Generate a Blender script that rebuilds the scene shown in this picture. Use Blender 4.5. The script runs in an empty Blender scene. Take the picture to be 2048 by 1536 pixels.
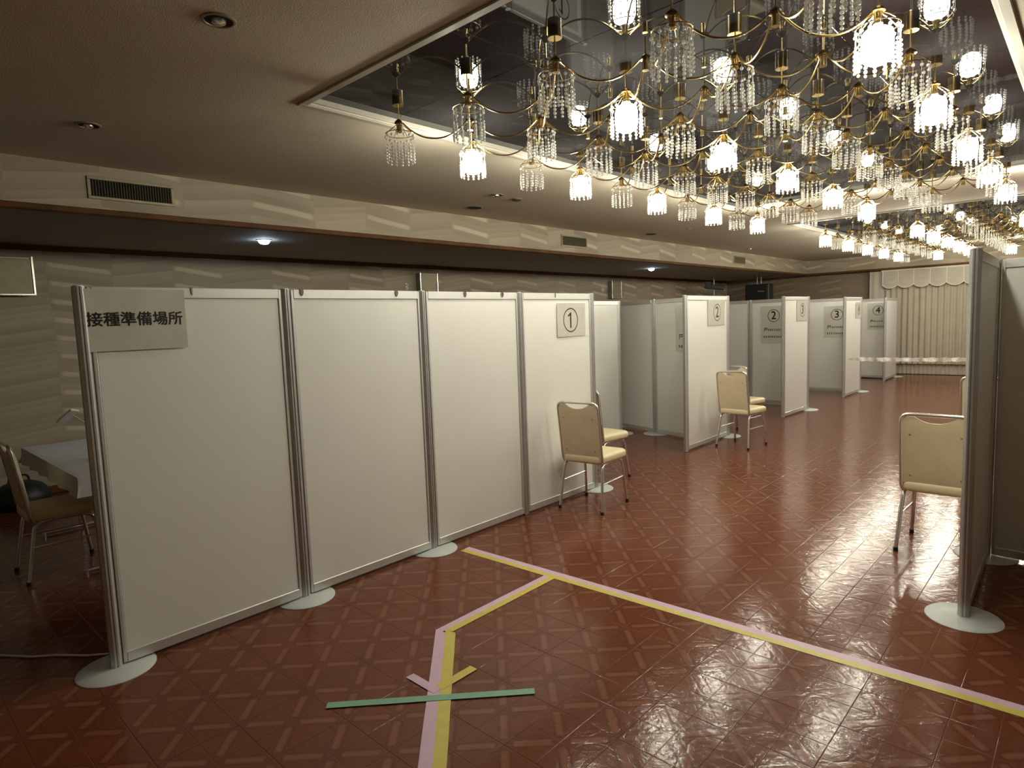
import bpy, math, random
from math import pi, sin, cos, radians
from mathutils import Vector, Matrix

random.seed(7)
S = bpy.context.scene
COL = S.collection

# ------------------------------------------------------------------ camera, world, exposure
CAM_H = 1.5698
cam = bpy.data.cameras.new('camera')
cam.sensor_fit = 'HORIZONTAL'
cam.sensor_width = 36.0
cam.lens = 36.0 * 1256.8 / 2048.0
cam.clip_start = 0.05
cam_o = bpy.data.objects.new('camera', cam)
COL.objects.link(cam_o)
_yaw, _pitch, _roll = radians(43.077), radians(5.61), radians(-2.089)
_f = Vector((-sin(_yaw) * cos(_pitch), cos(_yaw) * cos(_pitch), -sin(_pitch)))
_r = Vector((cos(_yaw), sin(_yaw), 0))
_u = _r.cross(_f)
_r2 = _r * cos(_roll) + _u * sin(_roll)
_u2 = -_r * sin(_roll) + _u * cos(_roll)
_m = Matrix((_r2, _u2, -_f)).transposed().to_4x4()
_m.translation = Vector((0, 0, CAM_H))
cam_o.matrix_world = _m
S.camera = cam_o

world = bpy.data.worlds.new('world')
S.world = world
world.use_nodes = True
world.node_tree.nodes['Background'].inputs[0].default_value = (0.9, 0.95, 1.0, 1)
world.node_tree.nodes['Background'].inputs[1].default_value = 0.0

S.view_settings.view_transform = 'Standard'
S.view_settings.look = 'None'
S.view_settings.gamma = 1.0
S.view_settings.use_curve_mapping = False
S.view_settings.exposure = 0.0
BULB = 168.0            # radiance of a lit pendant bulb
LED = 9.0              # watts of each cold downlight over the side aisle
cy = S.cycles
cy.use_denoising = True
cy.max_bounces = 8
cy.diffuse_bounces = 4
cy.glossy_bounces = 4
cy.transmission_bounces = 6
cy.transparent_max_bounces = 10
cy.use_adaptive_sampling = True
cy.adaptive_threshold = .05
cy.caustics_reflective = False
cy.caustics_refractive = False
cy.sample_clamp_indirect = 4.0

# ------------------------------------------------------------------ levels of the room
X_L, X_R = -7.77, 4.1            # side walls
Y_F, Y_B = -2.6, 17.4            # wall behind the camera, far wall
Z_LOW, Z_C, Z_M = 2.50, 2.836, 2.87   # aisle ceiling, main ceiling, mirror
X_S, X_S2, Y_S = -5.5, 2.05, 17.05    # faces of the bulkheads
REC = [(-3.31, -0.365, 1.94, 7.78), (-3.31, -0.365, 9.58, 15.6)]

# ------------------------------------------------------------------ node helper
class V:
    def __init__(s, nt, sock): s.nt, s.s = nt, sock
    def _m(s, op, *a):
        n = s.nt.nodes.new('ShaderNodeMath'); n.operation = op
        for i, x in enumerate((s,) + a):
            if isinstance(x, V): s.nt.links.new(x.s, n.inputs[i])
            else: n.inputs[i].default_value = x
        return V(s.nt, n.outputs[0])
    def __add__(s, o): return s._m('ADD', o)
    def __sub__(s, o): return s._m('SUBTRACT', o)
    def __mul__(s, o): return s._m('MULTIPLY', o)
    def __truediv__(s, o): return s._m('DIVIDE', o)
    def abs(s): return s._m('ABSOLUTE')
    def floor(s): return s._m('FLOOR')
    def fract(s): return s._m('FRACT')
    def max(s, o): return s._m('MAXIMUM', o)
    def min(s, o): return s._m('MINIMUM', o)
    def sqrt(s): return s._m('SQRT')
    def lt(s, o): return s._m('LESS_THAN', o)
    def gt(s, o): return s._m('GREATER_THAN', o)
    def pow(s, o): return s._m('POWER', o)
    def rng(s, a, b, c=0.0, d=1.0):
        n = s.nt.nodes.new('ShaderNodeMapRange'); n.clamp = True
        n.inputs['From Min'].default_value = a; n.inputs['From Max'].default_value = b
        n.inputs['To Min'].default_value = c; n.inputs['To Max'].default_value = d
        s.nt.links.new(s.s, n.inputs['Value'])
        return V(s.nt, n.outputs['Result'])

def mixc(nt, fac, a, b):
    n = nt.nodes.new('ShaderNodeMix'); n.data_type = 'RGBA'
    for sock, v in ((n.inputs[0], fac), (n.inputs[6], a), (n.inputs[7], b)):
        if isinstance(v, V): nt.links.new(v.s, sock)
        elif hasattr(v, 'is_linked'): nt.links.new(v, sock)
        elif isinstance(v, tuple): sock.default_value = v + (1,) if len(v) == 3 else v
        else: sock.default_value = v
    return n.outputs[2]

def noise(nt, scale, detail=3, rough=.5, vec=None, dist=0.0):
    n = nt.nodes.new('ShaderNodeTexNoise')
    n.inputs['Scale'].default_value = scale; n.inputs['Detail'].default_value = detail
    n.inputs['Roughness'].default_value = rough; n.inputs['Distortion'].default_value = dist
    if vec is not None: nt.links.new(vec, n.inputs['Vector'])
    return V(nt, n.outputs['Fac'])

def world_xyz(nt):
    g = nt.nodes.new('ShaderNodeNewGeometry')
    sp = nt.nodes.new('ShaderNodeSeparateXYZ')
    nt.links.new(g.outputs['Position'], sp.inputs[0])
    return g.outputs['Position'], V(nt, sp.outputs[0]), V(nt, sp.outputs[1]), V(nt, sp.outputs[2])

def objco(nt):
    return nt.nodes.new('ShaderNodeTexCoord').outputs['Object']

def scaled(nt, vec, sc):
    m = nt.nodes.new('ShaderNodeMapping'); m.inputs['Scale'].default_value = sc
    nt.links.new(vec, m.inputs['Vector'])
    return m.outputs['Vector']

def new_mat(name):
    m = bpy.data.materials.new(name); m.use_nodes = True
    return m, m.node_tree, m.node_tree.nodes['Principled BSDF']

def bump(nt, b, h, dist, strength=1.0):
    n = nt.nodes.new('ShaderNodeBump'); n.inputs['Distance'].default_value = dist
    n.inputs['Strength'].default_value = strength
    nt.links.new(h.s, n.inputs['Height']); nt.links.new(n.outputs['Normal'], b.inputs['Normal'])

def mat(name, c, rough=.5, metal=0.0, var=.08, nscale=9.0, bmp=0.0, bscale=200.0, coat=0.0, spec=None):
    """plain surface whose colour drifts a little, with fine relief"""
    m, nt, b = new_mat(name)
    n = noise(nt, nscale, 4, .6, objco(nt))
    a = tuple(x * (1 - var) for x in c); d = tuple(min(1, x * (1 + var)) for x in c)
    nt.links.new(mixc(nt, n.rng(.3, .7), a, d), b.inputs['Base Color'])
    b.inputs['Roughness'].default_value = rough
    b.inputs['Metallic'].default_value = metal
    if coat: b.inputs['Coat Weight'].default_value = coat; b.inputs['Coat Roughness'].default_value = .12
    if spec is not None: b.inputs['Specular IOR Level'].default_value = spec
    if bmp: bump(nt, b, noise(nt, bscale, 2, .5, objco(nt)), bmp)
    return m

def emit_mat(name, c, strength):
    m, nt, b = new_mat(name)
    n = noise(nt, 30, 1, .5, objco(nt))
    nt.links.new(mixc(nt, n, c, tuple(min(1, x * 1.02) for x in c)), b.inputs['Emission Color'])
    b.inputs['Emission Strength'].default_value = strength
    b.inputs['Base Color'].default_value = (.9, .9, .88, 1)
    return m

# ------------------------------------------------------------------ materials
M = {}
M['board'] = mat('white_board', (.80, .80, .765), .42, var=.015, nscale=3)
M['rail'] = mat('painted_aluminium', (.70, .71, .69), .36, .55, var=.03, nscale=14)
M['post'] = mat('aluminium_post', (.55, .55, .54), .33, .55, var=.05, nscale=20)
M['disc'] = mat('grey_enamel', (.60, .645, .63), .4, var=.04, nscale=12)
M['black'] = mat('black_plastic', (.012, .012, .013), .45, var=.2)
M['rubber'] = mat('black_rubber', (.015, .013, .012), .7, var=.2)
M['chrome'] = mat('chrome_tube', (.74, .73, .71), .27, .85, var=.04, nscale=18)
M['vinyl'] = mat('cream_vinyl', (.76, .67, .43), .38, var=.05, nscale=7, bmp=.0008, bscale=420)
M['backboard'] = mat('tan_backing', (.70, .60, .40), .5, var=.07, nscale=5, bmp=.0006, bscale=260)
M['brass'] = mat('brass', (.80, .62, .27), .24, 1.0, var=.08, nscale=40)
M['brass_dark_shaded'] = mat('dark_and_shaded_brass', (.16, .11, .05), .35, 1.0, var=.15, nscale=40)  # dark metal of the caps; the canopies use it as painted shade
M['wood'] = mat('brown_wood_trim', (.115, .052, .018), .6, var=.3, nscale=4, spec=.15)
M['white_trim'] = mat('white_moulding', (.40, .38, .32), .4, var=.04)
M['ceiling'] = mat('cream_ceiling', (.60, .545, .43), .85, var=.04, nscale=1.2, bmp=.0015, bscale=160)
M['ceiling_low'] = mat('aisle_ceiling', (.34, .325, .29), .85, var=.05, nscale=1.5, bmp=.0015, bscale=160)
M['grille'] = mat('bronze_grille', (.10, .085, .05), .5, .3, var=.15)
M['grille_frame'] = mat('bronze_frame', (.30, .26, .17), .45, .3, var=.1)
M['dark'] = mat('dark_void', (.012, .010, .008), .8, var=.2)
M['steel'] = mat('grey_steel', (.30, .30, .28), .38, .6, var=.1)
M['cloth'] = mat('white_cloth', (.74, .75, .77), .8, var=.05, nscale=4, bmp=.004, bscale=9)
M['curtain'] = mat('beige_curtain', (.46, .41, .325), .85, var=.05, nscale=6, bmp=.001, bscale=300)
M['swag'] = mat('pale_swag', (.50, .46, .385), .75, var=.05, nscale=6, bmp=.001, bscale=300)
M['swag_edge'] = mat('swag_braid', (.74, .70, .60), .6, var=.05)
M['lining'] = mat('pale_lining', (.44, .385, .30), .85, var=.06, nscale=8)
M['pink'] = mat('pink_tape', (.66, .46, .62), .42, var=.06, nscale=18)
M['yellow'] = mat('yellow_tape', (.62, .53, .11), .42, var=.08, nscale=18)
M['green'] = mat('green_tape', (.20, .42, .29), .42, var=.08, nscale=18)
M['paper'] = mat('laminated_sheet', (.61, .60, .54), .25, var=.04, nscale=5, bmp=.006, bscale=6, coat=.5)
M['ink'] = mat('black_ink', (.015, .015, .014), .4, var=.2)
M['white'] = mat('white_plastic', (.78, .78, .76), .35, var=.03)
M['clip'] = mat('nickel_clip', (.86, .86, .86), .12, 1.0, var=.03)
M['bulb'] = emit_mat('lit_bulb', (1.0, .935, .755), BULB)
M['led'] = emit_mat('cold_led', (.62, .80, 1.0), 60.0)
M['reflector'] = mat('downlight_reflector', (.70, .68, .62), .25, .9, var=.05)

def crystal():
    m = bpy.data.materials.new('cut_crystal'); m.use_nodes = True
    nt = m.node_tree; nt.nodes.clear()
    out = nt.nodes.new('ShaderNodeOutputMaterial')
    tr = nt.nodes.new('ShaderNodeBsdfTransparent'); tr.inputs[0].default_value = (.93, .93, .90, 1)
    gl = nt.nodes.new('ShaderNodeBsdfGlossy'); gl.inputs['Roughness'].default_value = .14
    tl = nt.nodes.new('ShaderNodeBsdfTranslucent')
    n = noise(nt, 90, 2, .5, objco(nt))
    nt.links.new(mixc(nt, n.rng(.3, .7), (.82, .80, .74), (1, 1, .97)), gl.inputs['Color'])
    nt.links.new(mixc(nt, n.rng(.3, .7), (.8, .78, .72), (.95, .95, .9)), tl.inputs['Color'])
    df = nt.nodes.new('ShaderNodeBsdfDiffuse'); df.inputs[0].default_value = (.92, .91, .87, 1)
    m0 = nt.nodes.new('ShaderNodeMixShader'); m0.inputs[0].default_value = .5
    nt.links.new(df.outputs[0], m0.inputs[1]); nt.links.new(tl.outputs[0], m0.inputs[2])
    m1 = nt.nodes.new('ShaderNodeMixShader'); m1.inputs[0].default_value = .68
    nt.links.new(gl.outputs[0], m1.inputs[1]); nt.links.new(m0.outputs[0], m1.inputs[2])
    lw = nt.nodes.new('ShaderNodeLayerWeight'); lw.inputs['Blend'].default_value = .45
    f = V(nt, lw.outputs['Facing']).rng(0, 1, .78, 1.0)
    m2 = nt.nodes.new('ShaderNodeMixShader')
    nt.links.new(f.s, m2.inputs[0]); nt.links.new(tr.outputs[0], m2.inputs[1]); nt.links.new(m1.outputs[0], m2.inputs[2])
    nt.links.new(m2.outputs[0], out.inputs[0])
    return m
M['crystal'] = crystal()

def clear_plastic():
    m, nt, b = new_mat('clear_plastic_tape')
    n = noise(nt, 40, 3, .6, objco(nt))
    nt.links.new(mixc(nt, n.rng(.35, .65), (.62, .58, .52), (.9, .88, .84)), b.inputs['Base Color'])
    b.inputs['Roughness'].default_value = .25
    return m
M['clear'] = clear_plastic()

def mirror_mat():
    m = bpy.data.materials.new('smoked_mirror'); m.use_nodes = True
    nt = m.node_tree; nt.nodes.clear()
    out = nt.nodes.new('ShaderNodeOutputMaterial')
    gl = nt.nodes.new('ShaderNodeBsdfGlossy'); gl.inputs['Roughness'].default_value = .012
    df = nt.nodes.new('ShaderNodeBsdfDiffuse')
    n = noise(nt, 2.5, 2, .5, objco(nt))
    nt.links.new(mixc(nt, n, (.125, .13, .135), (.15, .15, .153)), gl.inputs['Color'])
    nt.links.new(mixc(nt, n, (.014, .014, .016), (.022, .021, .022)), df.inputs['Color'])
    a = nt.nodes.new('ShaderNodeAddShader')
    nt.links.new(gl.outputs[0], a.inputs[0]); nt.links.new(df.outputs[0], a.inputs[1])
    nt.links.new(a.outputs[0], out.inputs[0])
    return m
M['mirror'] = mirror_mat()

NX, NY, NS = -2.164, 2.159, 0.1505      # motif origin and half tile
def floor_mat():
    m, nt, b = new_mat('parquet_print_vinyl')
    pos, x, y, z = world_xyz(nt)
    u = (x - NX) / NS; v = (y - NY) / NS
    a = (u + v) * .5; c = (u - v) * .5            # bar lattice, nodes at integers
    def near(q): return ((q + .5).fract() - .5).abs()
    da, dc = near(a), near(c)
    def bar(along, across):
        qx = ((along * -1.0 + .5) - .30).max(0.0); qy = (across - .03).max(0.0)
        return (qx * qx + qy * qy).sqrt() - .055
    sd = bar(da, dc).min(bar(dc, da))             # <0 inside a bar
    inbar = sd.rng(.008, -.008)
    edge = (sd.abs()).rng(.045, .012)
    # disc in each bar cell
    ra = (da * -1.0 + .5); rc = (dc * -1.0 + .5)
    rad = (ra * ra + rc * rc).sqrt()
    disc = (rad - .40).abs().rng(.03, .008)
    gl = near(u).min(near(v)).rng(.016, .005)
    seam = near((u - 0.0) * .5).min(near(v * .5)).rng(.012, .004)
    n1 = noise(nt, 3.0, 3, .6, pos)
    n2 = noise(nt, 60, 4, .65, scaled(nt, pos, (1.0, .35, 1.0)))
    base = mixc(nt, n1.rng(.3, .7), (.140, .041, .018), (.172, .051, .023))
    base = mixc(nt, n2.rng(.35, .7, 0, .16), base, (.09, .027, .014))
    barc = mixc(nt, n2.rng(.3, .7), (.215, .078, .042), (.240, .089, .049))
    col = mixc(nt, inbar * .8, base, barc)
    dark = (edge * .40).max(disc * .26).max(gl * .14)
    col = mixc(nt, dark, col, (.055, .016, .009))
    nt.links.new(col, b.inputs['Base Color'])
    w = noise(nt, 34, 3, .55, pos, .6)
    w2 = noise(nt, 7, 2, .5, pos)
    h = w * .50 + w2 * 1.2 + inbar * .05 - edge * .07 - gl * .32 - disc * .05
    bump(nt, b, h, .0016)
    nt.links.new(n2.rng(.3, .7, .13, .18).s, b.inputs['Roughness'])
    b.inputs['Specular IOR Level'].default_value = .25
    return m
M['floor'] = floor_mat()

def wallpaper(name, ca, cb_):
    m, nt, b = new_mat(name)
    pos, x, y, z = world_xyz(nt)
    s = (y - x) * (1.0 / 1.17)                      # runs along either wall
    wob = noise(nt, .9, 2, .5, pos)
    s = s + wob * .12
    t = s.fract(); down = t.lt(.5)
    tri = ((t - .5).abs() * 2.0)                    # 1..0..1
    w = (z - tri * .075 + wob * .03) / .062
    row = w.floor(); fr = w.fract(); seg = (s * 2.0).floor()
    wn = nt.nodes.new('ShaderNodeTexWhiteNoise'); wn.noise_dimensions = '2D'
    cb = nt.nodes.new('ShaderNodeCombineXYZ')
    nt.links.new((row).s, cb.inputs[0]); nt.links.new(seg.s, cb.inputs[1]); nt.links.new(cb.outputs[0], wn.inputs['Vector'])
    rnd = V(nt, wn.outputs['Value'])
    third = (row / 3.0).fract().lt(.3)              # one band in three is the bright ribbon
    ends = (t * -1.0 + .5) * t                      # a ribbon fades at both ends
    soft = ends.rng(.0, .02) * fr.rng(0, .25) * fr.rng(1, .75)
    tone = rnd * .30 + down * third * soft * .70 + (down * -1.0 + 1.0) * fr * .10 + fr * .05  # the plain band gradients paint a sheen into the paper's colour
    fine = noise(nt, 120, 2, .5, scaled(nt, pos, (1, 1, 3)))
    col = mixc(nt, tone.rng(.0, 1.0), ca, cb_)
    col = mixc(nt, fine.rng(.3, .7, 0, .16), col, (.20, .165, .12))
    nt.links.new(col, b.inputs['Base Color'])
    b.inputs['Roughness'].default_value = .62
    bump(nt, b, tone * .5 + fine * .25, .002)
    return m
M['wallpaper'] = wallpaper('woven_wave_wallpaper', (.315, .262, .192), (.62, .55, .42))
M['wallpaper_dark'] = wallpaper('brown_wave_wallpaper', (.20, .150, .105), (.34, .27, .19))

# ------------------------------------------------------------------ mesh builder
class MB:
    def __init__(s): s.v, s.f, s.sm = [], [], []
    def add(s, vs, fs, smooth=False, mtx=None):
        o = len(s.v)
        for p in vs:
            p = Vector(p)
            s.v.append(tuple(mtx @ p) if mtx else tuple(p))
        for f in fs: s.f.append(tuple(i + o for i in f)); s.sm.append(smooth)
        return s
    def box(s, a, b, ch=0.0, mtx=None):
        (x0, y0, z0), (x1, y1, z1) = a, b
        if ch <= 0:
            vs = [(x, y, z) for z in (z0, z1) for y in (y0, y1) for x in (x0, x1)]
            return s.add(vs, [(0, 2, 3, 1), (4, 5, 7, 6), (0, 1, 5, 4), (2, 6, 7, 3), (0, 4, 6, 2), (1, 3, 7, 5)], False, mtx)
        # chamfered box: 24 vertices
        import bmesh
        bm = bmesh.new(); bmesh.ops.create_cube(bm, size=1.0)
        for q in bm.verts:
            q.co = Vector(((x0 + x1) / 2 + q.co.x * (x1 - x0), (y0 + y1) / 2 + q.co.y * (y1 - y0), (z0 + z1) / 2 + q.co.z * (z1 - z0)))
        bmesh.ops.bevel(bm, geom=bm.edges[:], offset=ch, segments=1, affect='EDGES')
        vs = [q.co.copy() for q in bm.verts]; bm.verts.index_update()
        fs = [[q.index for q in f.verts] for f in bm.faces]; bm.free()
        return s.add(vs, fs, False, mtx)
    def prism(s, prof, z0, z1, smooth=False, mtx=None, cap=True):
        n = len(prof); vs = [(p[0], p[1], z0) for p in prof] + [(p[0], p[1], z1) for p in prof]
        s.add(vs, [(i, (i + 1) % n, n + (i + 1) % n, n + i) for i in range(n)], smooth, mtx)
        if cap: s.add(vs, [tuple(range(n - 1, -1, -1)), tuple(range(n, 2 * n))], False, mtx)
        return s
    def lathe(s, prof, n=16, c=(0, 0, 0), smooth=True, mtx=None):
        """prof: list of (r, z); r=0 closes"""
        vs, fs, rings = [], [], []
        for r, z in prof:
            if r <= 1e-6: rings.append([len(vs)]); vs.append((c[0], c[1], c[2] + z))
            else:
                rings.append(list(range(len(vs), len(vs) + n)))
                vs += [(c[0] + r * cos(2 * pi * k / n), c[1] + r * sin(2 * pi * k / n), c[2] + z) for k in range(n)]
        for A, B in zip(rings, rings[1:]):
            for k in range(n):
                k2 = (k + 1) % n
                if len(A) == 1 and len(B) == 1: continue
                if len(A) == 1: fs.append((A[0], B[k2], B[k]))
                elif len(B) == 1: fs.append((A[k], A[k2], B[0]))
                else: fs.append((A[k], A[k2], B[k2], B[k]))
        return s.add(vs, fs, smooth, mtx)
    def tube(s, path, r, n=8, closed=False, smooth=True, mtx=None, radii=None, flat=1.0):
        P = [Vector(p) for p in path]; m = len(P); vs, fs = [], []
        up = None
        for i in range(m):
            if closed: t = P[(i + 1) % m] - P[i - 1]
            else: t = P[min(i + 1, m - 1)] - P[max(i - 1, 0)]
            t.normalize()
            if up is None:
                up = Vector((0, 0, 1)) if abs(t.z) < .9 else Vector((1, 0, 0))
            a = t.cross(up)
            if a.length < 1e-6: a = t.cross(Vector((0, 1, 0)))
            a.normalize(); b2 = a.cross(t); b2.normalize(); up = b2
            rr = radii[i] if radii else r
            for k in range(n):
                th = 2 * pi * k / n
                vs.append(P[i] + a * cos(th) * rr + b2 * sin(th) * rr * flat)
        for i in range(m if closed else m - 1):
            j = (i + 1) % m
            for k in range(n):
                k2 = (k + 1) % n
                fs.append((i * n + k, j * n + k, j * n + k2, i * n + k2))
        if not closed:
            fs.append(tuple(range(n))); fs.append(tuple((m - 1) * n + k for k in range(n - 1, -1, -1)))
        return s.add(vs, fs, smooth, mtx)
    def grid(s, fn, nu, nv, smooth=True, mtx=None):
        vs = [fn(i / nu, j / nv) for j in range(nv + 1) for i in range(nu + 1)]
        fs = [(j * (nu + 1) + i, j * (nu + 1) + i + 1, (j + 1) * (nu + 1) + i + 1, (j + 1) * (nu + 1) + i) for j in range(nv) for i in range(nu)]
        return s.add(vs, fs, smooth, mtx)
    def sheet(s, fn, nu, nv, th, smooth=True):
        """thin closed sheet: fn(u,v)->(point, normal)"""
        A = [fn(i / nu, j / nv) for j in range(nv + 1) for i in range(nu + 1)]
        n = len(A)
        vs = [Vector(p) + Vector(q) * th for p, q in A] + [Vector(p) for p, q in A]
        w = nu + 1; fs = []
        for j in range(nv):
            for i in range(nu):
                q = (j * w + i, j * w + i + 1, (j + 1) * w + i + 1, (j + 1) * w + i)
                fs.append(q); fs.append(tuple(n + k for k in reversed(q)))
        rim = [i for i in range(nu)] + [j * w + nu for j in range(nv)] + [nv * w + i for i in range(nu, 0, -1)] + [j * w for j in range(nv, 0, -1)]
        for k in range(len(rim)):
            a, b = rim[k], rim[(k + 1) % len(rim)]
            fs.append((a, a + n, b + n, b))
        return s.add(vs, fs, smooth)
    def mesh(s, name, m):
        me = bpy.data.meshes.new(name); me.from_pydata(s.v, [], s.f)
        me.polygons.foreach_set('use_smooth', s.sm); me.materials.append(m)
        me.update()
        import bmesh
        bm = bmesh.new(); bm.from_mesh(me); bmesh.ops.recalc_face_normals(bm, faces=bm.faces[:]); bm.to_mesh(me); bm.free()
        if any(s.sm): me.set_sharp_from_angle(angle=radians(48))
        return me

def link(name, me, parent=None, loc=None, rot=None):
    o = bpy.data.objects.new(name, me); COL.objects.link(o)
    if parent is not None: o.parent = parent
    if loc is not None: o.location = loc
    if rot is not None: o.rotation_euler = rot
    return o
def part(name, mb, m, parent=None, loc=None, rot=None):
    return link(name, mb.mesh(name, m), parent, loc, rot)
def tag(o, label, cat, group=None):
    o['label'] = label; o['category'] = cat; o['kind'] = 'thing'
    if group: o['group'] = group
    return o
def thing(name, label, cat, loc=(0, 0, 0), rz=0.0, group=None):
    o = bpy.data.objects.new(name, None); COL.objects.link(o)
    o.empty_display_size = .05; o.location = loc; o.rotation_euler = (0, 0, rz)
    return tag(o, label, cat, group)
def struct(name, mb, m, parent=None):
    o = part(name, mb, m, parent); o['kind'] = 'structure'; return o
def copy_tree(root, loc, rz, label, group=None):
    r = root.copy(); COL.objects.link(r); r.location = loc; r.rotation_euler = (0, 0, rz); r['label'] = label
    if group: r['group'] = group
    for ch in KIDS.get(root.name, list(root.children)):
        c = ch.copy(); COL.objects.link(c); c.parent = r
        for g in ch.children:
            d = g.copy(); COL.objects.link(d); d.parent = c
    return r
KIDS = {}
def ordinal(k): return ['first', 'second', 'third', 'fourth', 'fifth', 'sixth', 'seventh', 'eighth', 'ninth', 'tenth', 'eleventh'][k]
def sharp(o, ang=40):
    me = o.data
    try: me.set_sharp_from_angle(angle=radians(ang))
    except Exception: pass
    return o

# ------------------------------------------------------------------ room shell
fl = MB().box((X_L, Y_F, -.12), (X_R, Y_B, -.004))
floor = struct('floor', fl, M['floor'])
T = NS * 2
g = .00012
tile = MB(); h = T / 2 - g; ch = .0005
tile.add([(-h, -h, -.004), (h, -h, -.004), (h, h, -.004), (-h, h, -.004),
          (-h, -h, -ch), (h, -h, -ch), (h, h, -ch), (-h, h, -ch),
          (-h + ch, -h + ch, 0), (h - ch, -h + ch, 0), (h - ch, h - ch, 0), (-h + ch, h - ch, 0)],
         [(0, 1, 5, 4), (1, 2, 6, 5), (2, 3, 7, 6), (3, 0, 4, 7), (4, 5, 9, 8), (5, 6, 10, 9), (6, 7, 11, 10), (7, 4, 8, 11), (8, 9, 10, 11)])
tile_me = tile.mesh('floor_tile', M['floor'])
cells = []
i0, i1 = math.floor((X_L - NX) / T) , math.ceil((X_R - NX) / T)
j0, j1 = math.floor((Y_F - NY) / T), math.ceil((Y_B - NY) / T)
for i in range(i0, i1 + 1):
    for j in range(j0, j1 + 1):
        x, y = NX + (i + .5) * T, NY + (j + .5) * T
        if X_L + T / 2 < x < X_R - T / 2 and Y_F + T / 2 < y < Y_B - T / 2: cells.append((x, y))
def seen(x, y):
    q = Vector((x, y, -CAM_H)); d = q.dot(_f)
    if d < .6: return False
    px = 1024 + 1256.8 * q.dot(_r2) / d; py = 768 - 1256.8 * q.dot(_u2) / d
    if not (-60 < px < 2108 and py < 1640): return False
    # behind the first run of screens
    if x < -3.3 and .7 < y < 4.9 + (x + 3.3) * -1.4: return False
    return True
vis = sorted([c for c in cells if seen(*c)], key=lambda c: c[0] ** 2 + c[1] ** 2)
near_tiles = set(vis[:300])
rest = MB()
for c in cells:
    if c in near_tiles: link('floor_tile', tile_me, floor, (c[0], c[1], 0))
    else: rest.add([(c[0] + p[0], c[1] + p[1], p[2]) for p in tile.v], tile.f)
ro = part('floor_tiling', rest, M['floor'], floor); ro['kind'] = 'stuff'

def wall(name, a, b, m): return struct(name, MB().box(a, b), m)
wall('wall_left', (X_L - .15, Y_F, -.12), (X_L, Y_B, Z_C + .2), M['wallpaper'])
wall('wall_right', (X_R, Y_F, -.12), (X_R + .15, Y_B, Z_C + .2), M['wallpaper'])
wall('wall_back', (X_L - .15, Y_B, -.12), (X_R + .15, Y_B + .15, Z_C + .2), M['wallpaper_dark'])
wall('wall_front', (X_L - .15, Y_F - .15, -.12), (X_R + .15, Y_F, Z_C + .2), M['wallpaper'])
# main ceiling: strips round the two mirrored recesses
cb = MB(); zt = Z_C + .15
(ax, bx_, ay, by), (_, _, cy_, dy) = REC
for q in [((X_L, Y_F), (ax, Y_B)), ((bx_, Y_F), (X_R, Y_B)), ((ax, Y_F), (bx_, ay)), ((ax, by), (bx_, cy_)), ((ax, dy), (bx_, Y_B))]:
    cb.box((q[0][0], q[0][1], Z_C), (q[1][0], q[1][1], zt))
ceiling = struct('ceiling', cb, M['ceiling'])
bk = MB()
bk.box((X_S - .12, Y_F, Z_LOW), (X_S, Y_S + .1, Z_C)).box((X_S2, Y_F, Z_LOW), (X_S2 + .12, Y_S + .1, Z_C)).box((X_S - .12, Y_S, Z_LOW), (X_S2 + .12, Y_S + .12, Z_C))
part('bulkhead', bk, M['wallpaper'], ceiling)
lc = MB()
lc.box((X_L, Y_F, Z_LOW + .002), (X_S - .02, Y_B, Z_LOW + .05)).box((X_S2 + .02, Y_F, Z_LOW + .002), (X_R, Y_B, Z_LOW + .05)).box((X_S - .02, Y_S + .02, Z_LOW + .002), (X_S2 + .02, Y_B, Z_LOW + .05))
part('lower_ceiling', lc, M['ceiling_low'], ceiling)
def trim(n, a, b): return struct('trim_%d' % n, MB().box(a, b, .006), M['wood'])
trim(1, (X_S - .05, Y_F, Z_LOW - .022), (X_S + .014, Y_S + .014, Z_LOW + .022))
trim(2, (X_S2 - .014, Y_F, Z_LOW - .022), (X_S2 + .05, Y_S + .014, Z_LOW + .022))
trim(3, (X_S + .014, Y_S - .014, Z_LOW - .022), (X_S2 - .014, Y_S + .05, Z_LOW + .022))
struct('trim_4', MB().box((X_L, Y_F, Z_LOW - .05), (X_L + .03, Y_B, Z_LOW + .002), .006), M['wood'])
struct('baseboard_left', MB().box((X_L, Y_F, 0), (X_L + .015, Y_B, .08), .004), M['wood'])
# recesses: moulding and mirror panes
for (a0, a1, c0, c1) in REC:
    fm = MB(); w = .045; d = .012
    for (p, q) in [((a0 - w, c0 - w), (a0, c1 + w)), ((a1, c0 - w), (a1 + w, c1 + w)), ((a0, c0 - w), (a1, c0)), ((a0, c1), (a1, c1 + w))]:
        fm.box((p[0], p[1], Z_C - d), (q[0], q[1], Z_C + .002), .004)
    t = .022
    for (p, q) in [((a0, c0), (a0 + t, c1)), ((a1 - t, c0), (a1, c1)), ((a0, c0), (a1, c0 + t)), ((a0, c1 - t), (a1, c1))]:
        fm.box((p[0], p[1], Z_C + .006), (q[0], q[1], Z_M + .004), .004)
    part('recess_frame', fm, M['white_trim'], ceiling)
    struct_bk = MB().box((a0 - .02, c0 - .02, Z_M + .02), (a1 + .02, c1 + .02, Z_M + .12))
    part('recess_back', struct_bk, M['dark'], ceiling)
    nx, ny = 5, 10
    px, py = (a1 - a0) / nx, (c1 - c0) / ny
    pm = MB().box((-px / 2 + .001, -py / 2 + .001, 0), (px / 2 - .001, py / 2 - .001, .006), .0012).mesh('mirror_pane', M['mirror'])
    for i in range(nx):
        for j in range(ny):
            link('mirror_pane', pm, ceiling, (a0 + (i + .5) * px, c0 + (j + .5) * py, Z_M), (radians(random.uniform(-.25, .25)), radians(random.uniform(-.25, .25)), 0))

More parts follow.
